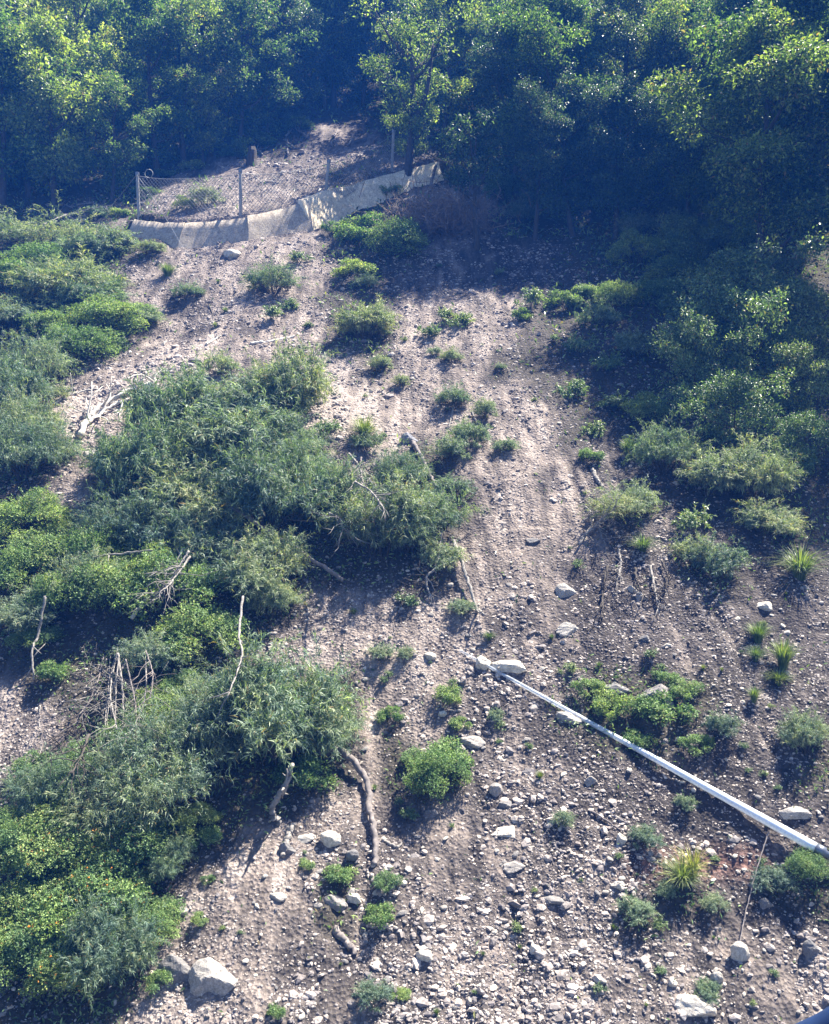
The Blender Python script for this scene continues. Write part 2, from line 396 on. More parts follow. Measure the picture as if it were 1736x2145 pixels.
def make_tree(seed, Ht, Wd, nleaf, ll, lmat, nclump=46, crown0=.28, sparse=1.0, fork=False, tr=.022):
    rng = np.random.default_rng(seed); acc = Acc()
    bend = rng.normal(size=2)*Ht*.04
    def tp(t): return np.array([bend[0]*math.sin(t*3), bend[1]*math.sin(t*2.3), t*Ht])
    ts = np.linspace(-.04, .9, 12); tube(acc, [tp(t) for t in ts], Ht*tr*(1-.85*np.clip(ts, 0, 1)**.8)*np.where(ts < .03, 1.35, 1), 8, .15)
    if fork:
        e = tp(.35); q = [e, e+np.array([Wd*.16, 0, Ht*.14]), e+np.array([Wd*.24, .1, Ht*.42])]
        tube(acc, smooth_path(q, 8), np.linspace(Ht*tr*.75, Ht*tr*.2, len(smooth_path(q, 8))), 6, .1)
    C = []; Rr = []
    nl = 7+int(rng.integers(0, 4)); limbs = []
    for i in range(nl):
        a = i*2.4+rng.normal()*.4; tl = crown0+(.92-crown0)*(i+.5)/nl
        prof = math.sin(math.pi*min(1, max(.12, (tl-crown0*.7)/(1.12-crown0*.7))))**.7
        r = Wd*.5*prof*(.75+.5*rng.random())
        limbs.append((a, tl, r))
        s = tp(tl*.82); e = tp(tl)+np.array([math.cos(a)*r*.8, math.sin(a)*r*.8, r*.25])
        p = smooth_path([s, (s+e)/2+np.array([0, 0, -.04*Ht]), e], 7); tube(acc, p, np.linspace(Ht*tr*.42, Ht*tr*.08, len(p)), 5 if False else 6, .1)
        per = max(2, nclump//nl)
        for j in range(per):
            t = .35+.75*rng.random(); c = s+(e-s)*t+rng.normal(size=3)*Wd*np.array([.085, .085, .05])
            C.append(c); Rr.append(Wd*(.06+.07*rng.random()))
            if j % 2 == 0:
                pp = smooth_path([s+(e-s)*max(.1, t-.3), c], 4); tube(acc, pp, np.linspace(Ht*tr*.13, Ht*tr*.04, len(pp)), 4)
    for j in range(nclump//6):
        C.append(tp(.84+.14*rng.random())+rng.normal(size=3)*Wd*.06); Rr.append(Wd*.1)
    C = np.array(C); Rr = np.array(Rr)
    n = int(nleaf*sparse); P, d, k = clump_points(C, Rr, n//3, rng, .4)
    PP = np.repeat(P, 3, 0)+rng.normal(size=(len(P)*3, 3))*ll*.5; D = np.repeat(d, 3, 0)
    G = unit(D*.7+rdir(len(PP), rng)*.8+np.array([0, 0, -.12])); U = unit(D*.5+rdir(len(PP), rng)*.55+np.array([0, 0, .8]))
    s = .6+.7*rng.random(len(PP)); V, F = leaves(PP, G, U, ll*s, ll*.5*s, .3)
    return dict(w=Wd, h=Ht, parts=[('crown', mesh('crown', V, F, lmat)), ('trunk', acc.mesh('trunk', M['bark'], True))])

def put(kit, name, p, sc, label, cat, group=None, rz=None, tilt=0., squash=1.0):
    rz = random.random()*6.28 if rz is None else rz
    parts = kit['parts']; S = (sc, sc, sc*squash)
    if len(parts) == 1 and parts[0][0] is None:
        o = link(name, parts[0][1], None, p, rz, S, tilt)
    else:
        o = link(name, None, None, p, rz, S, tilt)
        for nm, me in parts: link(nm, me, o)
    return tag(o, label, cat, group)

# ------------------------------------------------------------------ the slope
nu, nv = 900, 1050
v = np.linspace(0, 1, nv); ys = np.concatenate([np.linspace(-40, 5.5, 24)[:-1], 6*np.exp(v*math.log(140/6.)), np.linspace(142, 260, 26)])
u = np.linspace(-1, 1, nu); us = np.concatenate([np.linspace(-5, -1.03, 18), u, np.linspace(1.03, 5, 18)])
Y, Uu = np.meshgrid(ys, us, indexing='ij'); X = Uu*(.56*np.maximum(Y, 8)+2.0)
Z = H(X, Y); K = ground_kind(X, Y, Z)
outside = np.abs(Uu) > 1.02
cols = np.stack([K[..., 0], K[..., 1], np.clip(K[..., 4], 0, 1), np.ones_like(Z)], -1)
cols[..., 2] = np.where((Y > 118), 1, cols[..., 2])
a_, b_ = Y.shape; i, j = np.meshgrid(np.arange(a_-1), np.arange(b_-1), indexing='ij')
F = np.stack([i*b_+j, i*b_+j+1, (i+1)*b_+j+1, (i+1)*b_+j], -1).reshape(-1, 4)
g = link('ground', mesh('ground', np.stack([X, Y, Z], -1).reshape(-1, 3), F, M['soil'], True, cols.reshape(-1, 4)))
tag(g, 'steep landslide slope of pinkish grey soil and gravel', 'ground', kind='structure')

# ------------------------------------------------------------------ rocks
def ico(sub):
    import bmesh
    bm = bmesh.new(); bmesh.ops.create_icosphere(bm, subdivisions=sub, radius=1.0)
    V = np.array([v.co[:] for v in bm.verts]); F = np.array([[v.index for v in f.verts] for f in bm.faces]); bm.free(); return V, F
def rock_shape(sub, seed, planes=11, jag=.05):
    rng = np.random.default_rng(seed); V, F = ico(sub); Nn = rdir(planes, rng); D = .62+.33*rng.random(planes)
    dd = V@Nn.T; r = np.min(np.where(dd > .05, D/np.maximum(dd, .05), 9), axis=1); r = np.minimum(r, 1.15)
    V = V*r[:, None]*(1+jag*(noise(V[:, 0]*3+seed, V[:, 1]*3+V[:, 2]*4, seed))[:, None])
    return V*np.array([1, .8, .52])*(1+.15*rng.normal(size=3)), F
ROCK = []
for s in range(9):
    V, F = rock_shape(4, 50+s, 12, .07); ROCK.append(mesh('rock', V, F, M['rock'], False))
STONE = []
for s in range(8):
    V, F = rock_shape(2, 90+s, 7, .05); STONE.append(mesh('stone', V, F, M['rock'], False))

def rubble(name, n, smin, smax, power, seed, label):
    rng = np.random.default_rng(seed); Vb = []; 
    for s in range(12):
        V, F0 = ico(1); V = V[:12] if False else V
    base = []
    bm_v, bm_f = ico(1)
    for s in range(14):
        V, _ = rock_shape(1, 200+s+seed*20, 6, .08); base.append(V)
    yy = 9*np.exp(rng.random(n*3)*math.log(56/9.)); xx = (rng.random(n*3)*2-1)*(.53*yy+2)
    zz = H(xx, yy); K = ground_kind(xx, yy, zz)
    cl = .55+.45*noise(xx/1.6, yy/2.6, 31)+.45*noise(xx/.6, yy/1.2, 33)
    keep = rng.random(n*3) < K[:, 2]*np.clip(cl, .08, 1.2)*1.15
    xx, yy, zz, K = xx[keep][:n], yy[keep][:n], zz[keep][:n], K[keep][:n]; n = len(xx)
    s = smin*(1-rng.random(n)*(1-(smin/smax)**power))**(-1/power)
    if smin > .03: s *= np.where(K[:, 2] > .8, 1.1, .62)
    s *= np.clip(yy/22, .75, 1.7)
    # bigger pieces only in rubble
    a = rng.random(n)*6.28; ca, sa = np.cos(a), np.sin(a); tl = rng.normal(size=n)*.5; ct, st = np.cos(tl), np.sin(tl)
    kind = rng.integers(0, 14, n); VV = []; FF = []; off = 0
    for q in range(14):
        m = kind == q; B = base[q]; k = m.sum()
        if not k: continue
        x0, y0, z0 = B[:, 0][None], B[:, 1][None], B[:, 2][None]
        y1 = y0*ct[m][:, None]-z0*st[m][:, None]; z1 = y0*st[m][:, None]+z0*ct[m][:, None]
        x2 = x0*ca[m][:, None]-y1*sa[m][:, None]; y2 = x0*sa[m][:, None]+y1*ca[m][:, None]
        P = np.stack([x2, y2, z1], -1)*s[m][:, None, None]+np.stack([xx[m], yy[m], zz[m]-s[m]*.06], -1)[:, None, :]
        VV.append(P.reshape(-1, 3)); FF.append((np.arange(k)[:, None, None]*len(B)+bm_f[None]+off).reshape(-1, 3)); off += k*len(B)
    o = link(name, mesh(name, np.concatenate(VV), np.concatenate(FF), M['rubble'])); tag(o, label, name, kind='stuff')
rubble('gravel', 130000, .012, .07, 1.7, 1, 'loose gravel and small angular stones strewn over the whole landslide')
rubble('rubble', 21000, .04, .17, 2.4, 2, 'fist sized pale rubble scattered thickly down the slope')

USED = []
LM = [((455, 490), 'the pale retaining wall'), ((900, 455), 'the dead brush pile'), ((845, 380), 'the tree at the wall end'),
      ((1005, 480), 'the small forked tree'), ((480, 530), 'the flat boulder below the wall'), ((570, 712), 'the bare log on the gravel'),
      ((220, 850), 'the fallen bleached tree'), ((855, 918), 'the blue grey boulder'), ((770, 1000), 'the heap of dead sticks'),
      ((975, 1200), 'the leaning dead trunk'), ((1070, 1390), 'the split pale boulder'), ((1190, 1495), 'the boulder under the white reflection'),
      ((1375, 1455), 'the boulder among green plants'), ((1500, 1650), 'the white reflection'), ((330, 1220), 'the bare trunk on the bushes'),
      ((235, 1460), 'the hanging grey twigs'), ((590, 1680), 'the upright dead limb'), ((778, 1700), 'the curved dead trunk'),
      ((435, 2050), 'the largest boulder'), ((1250, 1110), 'the broken branches on the right'), ((1620, 1390), 'the tall grass clump'),
      ((1460, 1870), 'the yellow green grass'), ((1670, 1700), 'the flat slab at the right edge'), ((1560, 720), 'the sunlit leafy bush')]
PEND = []
def where(px, py):
    best = min(LM, key=lambda l: math.hypot(l[0][0]-px, l[0][1]-py)); dx = px-best[0][0]; dy = py-best[0][1]
    if math.hypot(dx, dy) < 45: return 'beside '+best[1]
    if abs(dx) > abs(dy): return ('right of ' if dx > 0 else 'left of ')+best[1]
    return ('below ' if dy > 0 else 'above ')+best[1]
def later(o, stem, px, py): PEND.append((o, stem+' '+where(px, py), px, py))
ORD = ['leftmost', 'second from left', 'third from left', 'fourth from left', 'fifth from left', 'sixth from left', 'seventh from left', 'eighth from left', 'ninth from left', 'tenth from left', 'eleventh from left', 'twelfth from left', 'thirteenth from left', 'fourteenth from left', 'fifteenth from left', 'sixteenth from left']
def finish_labels():
    d = {}
    for it in PEND: d.setdefault(it[1], []).append(it)
    for k, L in d.items():
        L.sort(key=lambda q: q[2])
        for n, it in enumerate(L): it[0]['label'] = k if len(L) == 1 else (f'{k}, {ORD[n]}' if n < 15 else f'{k}, among the rightmost')

def rock_at(px, py, w, label, h=.62, name='boulder', k=None, m=None, rz=None):
    p = at(px, py); s = w/FPX*depth(p)*.5; k = random.randrange(len(ROCK)) if k is None else k
    me = ROCK[k]
    if m: me = me.copy(); me.materials[0] = m
    o = link(name, me, None, (p[0], p[1]+s*.3, p[2]+s*.22*h), random.random()*.8-.4 if rz is None else rz, (s*1.05, s*1.05, s*1.35*h/.62)); o.rotation_euler[0] = random.uniform(-.1, .35)
    return tag(o, label, 'boulder', 'large boulders on the landslide')
BOULDERS = [
    (440, 2066, 98, .55, 'largest pale angular boulder near the lower left bushes'),
    (366, 2050, 72, .8, 'upright whitish boulder just left of the largest boulder'),
    (1072, 1405, 70, .45, 'long split pale boulder at the upper end of the white reflection'),
    (1012, 1398, 48, .6, 'flat grey slab left of the long split boulder'),
    (1190, 1508, 44, .6, 'rounded white boulder touching the white reflection'),
    (1375, 1476, 66, .9, 'rounded pale boulder standing among green plants'),
    (1293, 1450, 38, .7, 'smaller pale boulder left of the one among green plants'),
    (482, 538, 42, .45, 'flat pale boulder on bare soil just below the retaining wall'),
    (186, 955, 44, .4, 'flat whitish slab at the foot of the fallen bleached tree'),
    (1186, 1246, 46, .6, 'overhanging grey boulder with a dark hollow under it'),
    (1192, 1324, 46, .55, 'pale wedge shaped boulder below the overhanging one'),
    (1672, 1712, 58, .5, 'broad flat slab above the reflection end at the right edge'),
    (1302, 1766, 32, .8, 'pale stone block left of a bush under the white reflection'),
    (985, 1560, 38, .7, 'pale boulder at the right edge of the fresh green bush'),
    (1600, 1275, 36, .6, 'flat light boulder above the tall grass clump'),
    (1118, 1135, 22, .6, 'single bright stone on the bare gully'),
    (1550, 2012, 38, 1.1, 'tall pale block standing in the lower right rubble'),
    (1500, 2060, 34, 1.0, 'brownish block left of the tall pale block'),
    (1702, 2000, 40, .9, 'reddish boulder at the lower right edge'),
    (698, 1898, 44, .6, 'flat pale boulder under the small bush by the curved trunk'),
    (742, 1890, 32, .9, 'upright wedge stone right of the flat pale boulder'),
    (380, 1915, 30, .7, 'white stone at the edge of the flowering bushes'),
    (578, 1882, 26, .7, 'lone whitish stone below the curved dead trunk'),
    (1058, 1748, 52, .35, 'long flat slab in the rubble under the fresh green bush'),
    (1078, 1822, 36, .7, 'rounded pale stone in the middle of the rubble field'),
    (1038, 1665, 30, .9, 'two toned block in rubble right of the fresh green bush'),
    (1300, 1448, 20, .7, 'small pale block above the plants on the right slope'),
    (1345, 1255, 26, .7, 'grey stone under the broken branches on the right'),
    (1325, 1240, 22, .8, 'pale stone just left of the grey one under the branches'),
    (1165, 1890, 40, .35, 'grey slab lying flat in the rubble field'),
    (1120, 1995, 30, .7, 'large grey stone at the bottom of the rubble field'),
    (1058, 1690, 24, .8, 'wedge stone above the long flat slab'),
    (1350, 1340, 20, .7, 'small block on dark soil above the plants'),
    (640, 1760, 26, .6, 'pale stone right of the upright dead limb'),
    (690, 1770, 44, .75, 'cracked pale outcrop left of the curved dead trunk'),
    (735, 1800, 36, .8, 'pale outcrop touching the curved dead trunk'),
    (600, 1790, 34, 1.0, 'tall narrow stone below the upright dead limb'),
    (1290, 1440, 20, .7, 'little stone beside the left plant cluster'),
    (892, 2010, 36, .8, 'long stone standing on edge in the lower middle'),
    (1410, 2065, 26, .7, 'grey lump below the shaded lower right bushes'),
    (1650, 1820, 26, .7, 'light stone on soil tinted by red reflection under the white reflection end'),
    (1295, 1860, 26, .8, 'pinkish standing stone on the band of soil tinted by red reflection'),
    (1460, 2120, 60, .8, 'wide dark block on the bottom edge at the right'),
    (900, 1380, 26, .6, 'pale stone left of the long split boulder'),
    (925, 1500, 24, .6, 'stone between the two green bushes in mid slope'),
    (1605, 1900, 28, .8, 'pale upright stone in front of the dark right bush'),
    (1240, 1640, 26, .7, 'stone in rubble beneath the middle of the white reflection'),
    (150, 945, 34, .6, 'dark lump of earth and rock beside the whitish slab'),
]
for n, (px, py, w, h, lb) in enumerate(BOULDERS):
    rock_at(px, py, w, lb, h, k=(n*2+3) % 9, m=None)
rock_at(856, 926, 34, 'blue grey boulder at the top of a slanting dead trunk', .7, m=M['bluerock'], k=3)
rs = random.Random(5); cnt = 0
while cnt < 235:
    px = rs.uniform(10, 1730); py = rs.uniform(640, 2140) if rs.random() < .25 else rs.uniform(1200, 2140)
    p = at(px, py); K = ground_kind(np.array([p[0]]), np.array([p[1]]), np.array([p[2]]))[0]
    if rs.random() > (K[2]-.3)*1.5: continue
    w = 7+11*rs.random()**2.2; s = w/FPX*depth(p)*.5
    o = link('stone', STONE[rs.randrange(8)], None, (p[0], p[1], p[2]+s*.1), rs.random()*6.28, (s*rs.uniform(.9, 1.3), s, s*rs.uniform(.6, 1.2))); o.rotation_euler[0] = rs.uniform(-.6, .6)
    z = 'in the dense rubble field' if K[2] > .8 else ('on dark soil of the right slope' if K[0] < .4 else 'on the open pinkish soil')
    tag(o, 'pale angular stone lying loose '+where(px, py), 'stone', 'loose stones '+where(px, py)); cnt += 1

# ------------------------------------------------------------------ retaining wall
wall = tag(link('retaining_wall', None, None, (WALL[3][0], WALL[3][1], float(H(*WALL[3])))), 'long pale rough concrete retaining wall across the slope', 'wall')
def wall_piece(i0, i1, top, nm):
    q0 = np.linspace(0, i1-i0, 180); P = np.stack([np.interp(q0, np.arange(i1-i0+1), WALL[i0:i1+1, c]) for c in (0, 1)], 1); d = np.gradient(P, axis=0); d = unit(d); nrm = np.stack([d[:, 1], -d[:, 0]], 1)
    rows = [(-1.1, .0), (0, .0), (.2, .0), (.45, 0), (.7, 0), (1, 0), (1.0, .16), (1.0, .34), (.3, .36), (-1.1, .36)]
    V = []; zq = np.linspace(0, 1, len(P)); zfit = np.polyval(np.polyfit(zq, h_macro(P[:, 0], P[:, 1]), 2), zq)
    for q, (p, n) in enumerate(zip(P, nrm)):
        zb = float(zfit[q])-.2; zt = .35+top(q/(len(P)-1))+.02*noise(p[0]*1.7, 3.3, 4)
        for (t, bk) in rows:
            off = -t*.6-bk; w = .022*noise(p[0]*1.1+t*.8, t*2.0, 12)+.015*noise(p[0]*4.3, t*5, 13)
            V.append([p[0]+n[0]*(off+w), p[1]+n[1]*(off+w), zb+t*zt+.03*noise(p[0]*4, t*5, 14)])
    V = np.array(V); k = len(rows); n = len(P)
    i, j = np.meshgrid(np.arange(n-1), np.arange(k-1), indexing='ij')
    F = np.stack([i*k+j, (i+1)*k+j, (i+1)*k+j+1, i*k+j+1], -1).reshape(-1, 4)
    ends = []
    for b in (0, (n-1)*k):
        for q in range(0, k//2-1): ends.append([b+q, b+q+1, b+k-2-q, b+k-1-q])
    F = np.vstack([F, ends]); me = mesh(nm, V-np.array(wall.location), F, M['wall'], True); return link(nm, me, wall)
bpy.context.view_layer.update()
wall_piece(0, 3, lambda t: .62+.42*t, 'wall_section'); wall_piece(3, 6, lambda t: 1.3-.6*t, 'wall_section')

# posts, net, cables
POSTS = [(293, 462, 92), (505, 450, 84), (678, 400, 78), (820, 345, 60)]
PT = []
for n, (px, py, hp) in enumerate(POSTS):
    x = float(np.interp(px, [a for a, _ in WALL_PX], WALL[:, 0])); y = float(wall_y(x))+1.5; x *= 1.0+1.5/y; z = float(H(x, y))
    hh = 2.1 if n != 2 else 2.25; acc = Acc()
    lean = (.0, .02, .12, .05)[n]
    o = link('fence_post', None, None, (x, y, z)); o.rotation_euler = (0, lean, 0)
    tube(acc, [(0, 0, -.4), (0, 0, .6), (0, 0, 1.4), (0, 0, hh)], [.085, .082, .08, .078], 8, .06); link('pole_or_streak', acc.mesh('pole_or_streak', M['post']), o)
    acc = Acc(); tube(acc, [(0, 0, hh-.12), (0, 0, hh+.03)], [.1, .1], 10); link('cap', acc.mesh('cap', M['cap_or_streak_end']), o)
    tag(o, ['grey fence post with rope loops at the left end of the wall', 'straight grey fence post in the middle of the wall', 'leaning grey fence post where the wall steps back',
            'far fence post near the tree at the wall end'][n], 'post', 'posts of the net fence above the wall'); PT.append((x+math.sin(lean)*hh, y, z, z+hh-.15))
acc = Acc()
for a, b in zip(PT[:-1], PT[1:]):
    L = math.hypot(b[0]-a[0], b[1]-a[1]); st = .2; nn = int(L/st); hh = 1.85
    def pt(s, t):
        sag = .22*math.sin(math.pi*s)*(t)
        return np.array([a[0]+(b[0]-a[0])*s, a[1]+(b[1]-a[1])*s+.12*math.sin(s*9)*t, (a[2]+(b[2]-a[2])*s)*(1-t)+(a[3]+(b[3]-a[3])*s-sag)*t])
    for k in range(-9, nn):
        for sgn in (1, -1):
            q = []
            for r in range(10):
                s = (k+r)*st/L if sgn > 0 else (k+9-r)*st/L
                if 0 <= s <= 1: q.append(pt(s, r/9.0)+RNG.normal(size=3)*.015)
            if len(q) > 1: tube(acc, q, .009, 4)
    for t in (0.05, .5, 1.0): tube(acc, [pt(s, t) for s in np.linspace(0, 1, 14)], .013 if t == 1 else .009, 4)
tag(link('fence_net', acc.mesh('fence_net', M['wire'])), 'sagging wire net strung between the posts above the wall', 'net')
def rope(P, r, label, name='rope', m='wire'):
    acc = Acc(); P = smooth_path(P, 18); tube(acc, P, r, 6); return tag(link(name, acc.mesh(name, M[m], True)), label, name.replace('_', ' '))
p1 = np.array([PT[0][0], PT[0][1]-.1, PT[0][3]+.05]); e = at(212, 452)
rope([p1, (p1+e)/2-np.array([0, 0, .1]), e], .012, 'taut rope running from left post down to the ground')
e = at(398, 545); rope([p1, (p1+e)/2+np.array([0, 0, .15]), e], .007, 'thin rope crossing the wall from the left post')
acc = Acc(); c = p1+np.array([.62, -.05, .02]); tube(acc, [c+np.array([.2*math.cos(t), .03*math.sin(3*t), .2*math.sin(t)]) for t in np.linspace(0, 6.5, 24)], .02, 6)
tag(link('rope_coil', acc.mesh('rope_coil', M['wire'], True)), 'coiled loop of rope hanging beside the left post top', 'rope coil')

# ------------------------------------------------------------------ shrubs and grass
KW = [make_shrub(300+s, 3.4, (1.9, 2.2, 1.7, 2.0)[s], 1500, 11, (.17, .20, .15, .22)[s], (.020, .023, .019, .026)[s], M['willow'], nclump=(22, 16, 28, 18)[s]) for s in range(4)]
KWm = [make_shrub(320+s, 1.5, .9, 620, 9, .13, .017, M['willow'], nclump=11) for s in range(2)]
KG = [make_shrub(340+s, 3.0, 1.8, 5200, 5, .065, .038, M['shrub'], .8, .2, 0, False, 22) for s in range(2)]
KF = [make_shrub(350+s, 3.0, 1.8, 5200, 5, .065, .038, M['shrub'], .8, .2, 110, False, 22) for s in range(1)]
KGm = [make_shrub(360+s, 1.3, .7, 1300, 4, .055, .032, M['shrub'], .8, .2, 0, False, 14) for s in range(3)]
KH = [make_shrub(380+s, .8, .45, 220, 6, .08, .022, M['herb'], .9, .3, 0, True, 7) for s in range(3)]
KB = []
GR = [make_grass(400+s, 380, 1.1, M['grass'], .5+.3*s) for s in range(2)]
YG = [make_grass(410, 120, 1.1, M['ygrass'], .7)]
SH = """W 330 1060 200|W 470 1085 210|G 560 1110 180|W 350 1180 200|G 180 1225 170|G 300 1270 180|W 430 1225 200|W 545 1235 170|W 160 1275 160|G 370 1500 130|W 430 1550 170|W 480 1570 150|G 260 1620 150|W 430 1650 150|w 690 1010 60|W 780 1165 140|W 420 940 220|W 255 1000 150|W 610 965 150|W 540 960 220
G 150 1700 160|W 60 1760 170|G 20 1860 180|W 350 1880 110|g 420 1800 90|F 200 1970 220|F 20 2050 200|W 270 1720 200|G 100 1810 200|G 190 1880 200|W 850 1150 160|G 60 1390 120|W 60 960 160|G 30 1270 170|W 110 640 180|G 60 600 200|W 170 690 180|G 250 690 130|W 20 720 170|G 110 740 170
W 480 912 230|W 575 900 210|W 340 975 250|W 480 1010 330|W 590 1035 210|W 250 1085 240|W 400 1130 280|W 540 1165 260|W 670 1100 170|W 250 1165 200|w 455 800 80
W 800 1190 240|W 905 1125 170|W 830 1020 130|w 945 985 90|w 950 1065 90|w 930 1225 100|W 490 1270 250|G 340 1350 260|G 400 1430 220|W 560 1290 130|G 210 1320 200|w 870 1180 110
W 570 1690 320|W 650 1640 220|W 500 1620 210|W 300 1790 290|W 370 1700 220|W 190 1800 240|G 330 1560 160|G 130 1330 170|W 300 1470 170
F 90 1920 260|F 250 1890 240|F 160 2040 280|G 50 2120 220|G 300 2010 150|W 210 2140 200|F 110 2130 200|G 400 1770 110|g 330 2100 70|G 40 1990 200|W 100 1760 170
W 20 1010 200|W 70 1090 120|G 40 1180 190|W 40 1330 170|G 90 1230 200|g 100 1445 85|g 60 1640 90|W 20 940 170|G 120 1150 100
W 60 560 240|W 150 580 180|w 230 545 120|w 310 545 70|e 345 592 75|w 390 640 70|e 222 630 120|W 90 690 250|G 200 735 200|W 285 700 95|W 50 800 170|G 160 780 170|W 30 870 160|w 100 850 70|G 30 640 200|W 130 640 160
W 565 632 112|g 740 592 100|w 765 615 55|W 757 738 150|w 795 785 58|w 910 750 34|w 945 767 50|w 1050 780 26|w 840 817 40|G 830 550 150|g 770 495 120|g 740 530 110|w 950 868 74|w 1015 895 60|w 985 950 90|w 1060 960 56|e 762 945 100|w 765 955 70|h 690 925 60
W 1310 1120 160|e 1325 975 85|g 1240 980 64|e 1352 1180 85|h 1470 1140 90|w 1520 1235 120|w 1455 1200 90|W 1630 1160 150|e 1695 1240 140|e 1600 1365 95|e 1590 1400 60|e 1655 1435 110|e 1640 1455 70|e 1585 1492 55|w 1350 1095 90
g 1230 1475 80|g 1290 1530 100|g 1400 1545 130|g 1460 1600 90|w 1522 1565 72|g 1400 1450 60|g 1440 1480 80|g 1340 1580 80
W 1705 1615 110|w 1362 1795 72|w 1182 1745 48|w 1440 1712 46|e 1132 1642 32|w 1342 1955 82|y 1462 1880 110|e 1440 1900 110|w 1630 1900 90|G 1705 1870 100|w 1500 1930 60|w 1400 1900 50
G 920 1700 150|g 940 1640 120|g 820 1535 62|g 940 1490 70|g 965 1535 50|g 870 1620 70|g 705 1865 80|g 795 1965 78|g 810 1880 66|w 795 1398 58|w 965 1305 60|e 970 1290 40|e 1025 1355 36|w 1040 1525 40|g 430 1860 34|g 415 1945 42|h 466 1958 18|h 506 1965 18|g 630 1700 150
w 782 2130 80|g 838 2105 50|g 575 2150 46|w 1490 2115 60|h 1050 1540 30|e 740 1290 26|h 845 1290 60|h 1215 1200 30|h 1370 1390 34|h 1385 1965 40|h 1080 1960 30|h 1390 2060 34|g 640 1830 40|h 1260 2090 34
w 850 1395 40|h 800 1440 24|h 850 1740 50|h 1190 1420 40|w 1710 1560 60|h 1160 720 26|h 900 715 60|h 960 700 70|h 930 680 50|h 575 780 40|h 600 745 30|h 620 770 34|h 645 690 30|h 560 680 60|h 600 660 50|h 630 560 50|e 470 660 26
G 1300 660 110|G 1380 650 130|G 1430 610 150|G 1340 580 120|g 1240 640 90|e 1395 665 60|e 1320 640 50|g 1180 655 80|h 1110 655 70|g 1090 680 60
B 1470 900 210|B 1580 870 260|B 1690 920 200|B 1560 990 230|B 1690 1030 160|B 1450 800 120|B 1580 790 330|B 1710 810 240|B 1480 800 200|B 1640 700 220
W 1500 1080 190|W 1400 1020 150|W 1600 1090 170|e 1700 1000 90|G 1360 900 120|h 1200 850 70|h 1280 800 80|h 1220 760 80|h 1300 880 90|h 1250 930 60|w 1260 700 90|w 1330 760 90
g 440 330 80|g 490 340 90|g 400 365 60|g 340 380 60|g 530 320 80|w 425 440 70|g 380 445 50|g 1040 400 60|g 620 280 60|g 300 420 80|g 330 360 90|g 245 460 60|w 200 470 60|w 960 390 60|g 815 420 60|g 690 500 60"""
for q in range(3):
    t_ = make_tree(395+q, 3.3, 4.6, 13000, .12, M['herb'], 56, .04, 1.0, True, .02)
    KB.append(dict(w=4.6, parts=[('foliage', t_['parts'][0][1]), ('stem', t_['parts'][1][1])]))
SETS = {'W': (KW, 'narrow_leaved_shrub', 'grey-green narrow-leaved shrub', 'shrub'), 'w': (KWm, 'narrow_leaved_shrub', 'small grey-green narrow-leaved shrub', 'shrub'),
        'G': (KG, 'leafy_bush', 'fresh green leafy bush', 'bush'), 'F': (KF, 'flowering_bush', 'green bush dotted with orange blossom', 'bush'),
        'g': (KGm, 'leafy_bush', 'small fresh green bush', 'bush'), 'h': (KH, 'herb', 'low green herb tuft', 'herb'), 'B': (KB, 'leafy_bush', 'tall dark glossy leaved bush', 'bush'),
        'e': (GR, 'grass_clump', 'arching green grass clump', 'grass clump'), 'y': (YG, 'grass_clump', 'yellowish grass clump', 'grass clump')}
for item in SH.replace('\n', '|').split('|'):
    t, px, py, w = item.split(); px, py, w = float(px), float(py), float(w)
    if t == 'W' and 770 < py < 1350 and px < 950: py += 38
    kits, nm, lab, cat = SETS[t]
    p = at(px, py); wm = w/FPX*depth(p); k = random.choice(kits); sc = wm/k['w']*.97
    if t in 'ey': sc *= 1.05
    x, y = p[0], p[1]+wm*.36; q = (x, y, float(H(x, y))-.04*wm)
    size = '' if t in 'wghF' else ('wide ' if w > 190 else ('slender ' if w < 60 else ''))
    o = put(k, nm, q, sc, None, cat, {'shrub': 'narrow leaved shrubs on the landslide', 'bush': 'leafy bushes on the slope', 'herb': 'low herbs on bare soil', 'grass clump': 'grass clumps on the slope'}[cat], squash=random.uniform(.55, .78) if px < 360 and py < 760 else random.uniform(.75, 1.1) if t not in 'WB' or py < 720 else random.uniform(.8, 1.4))
    later(o, size+lab, px, py-w*.25)
# tiny seedlings
for n in range(70):
    while True:
        px = rs.uniform(300, 1730); py = rs.uniform(560, 2130); p = at(px, py); K = ground_kind(np.array([p[0]]), np.array([p[1]]), np.array([p[2]]))[0]
        if K[4] < .2 and K[2] > .3: break
    w = rs.uniform(9, 26); wm = w/FPX*depth(p); k = rs.choice(KH+GR[:1]); g_ = k is GR[0]
    zone = 'on the upper bare slope' if py < 1000 else ('on the middle bare slope' if py < 1500 else 'in the lower rubble')
    put(k, 'grass_clump' if g_ else 'seedling', tuple(p-np.array([0, 0, .01])), wm/k['w'], ('tiny grass clump ' if g_ else 'tiny green seedling ')+zone, 'grass clump' if g_ else 'seedling', ('tiny grass clumps ' if g_ else 'tiny seedlings ')+zone)

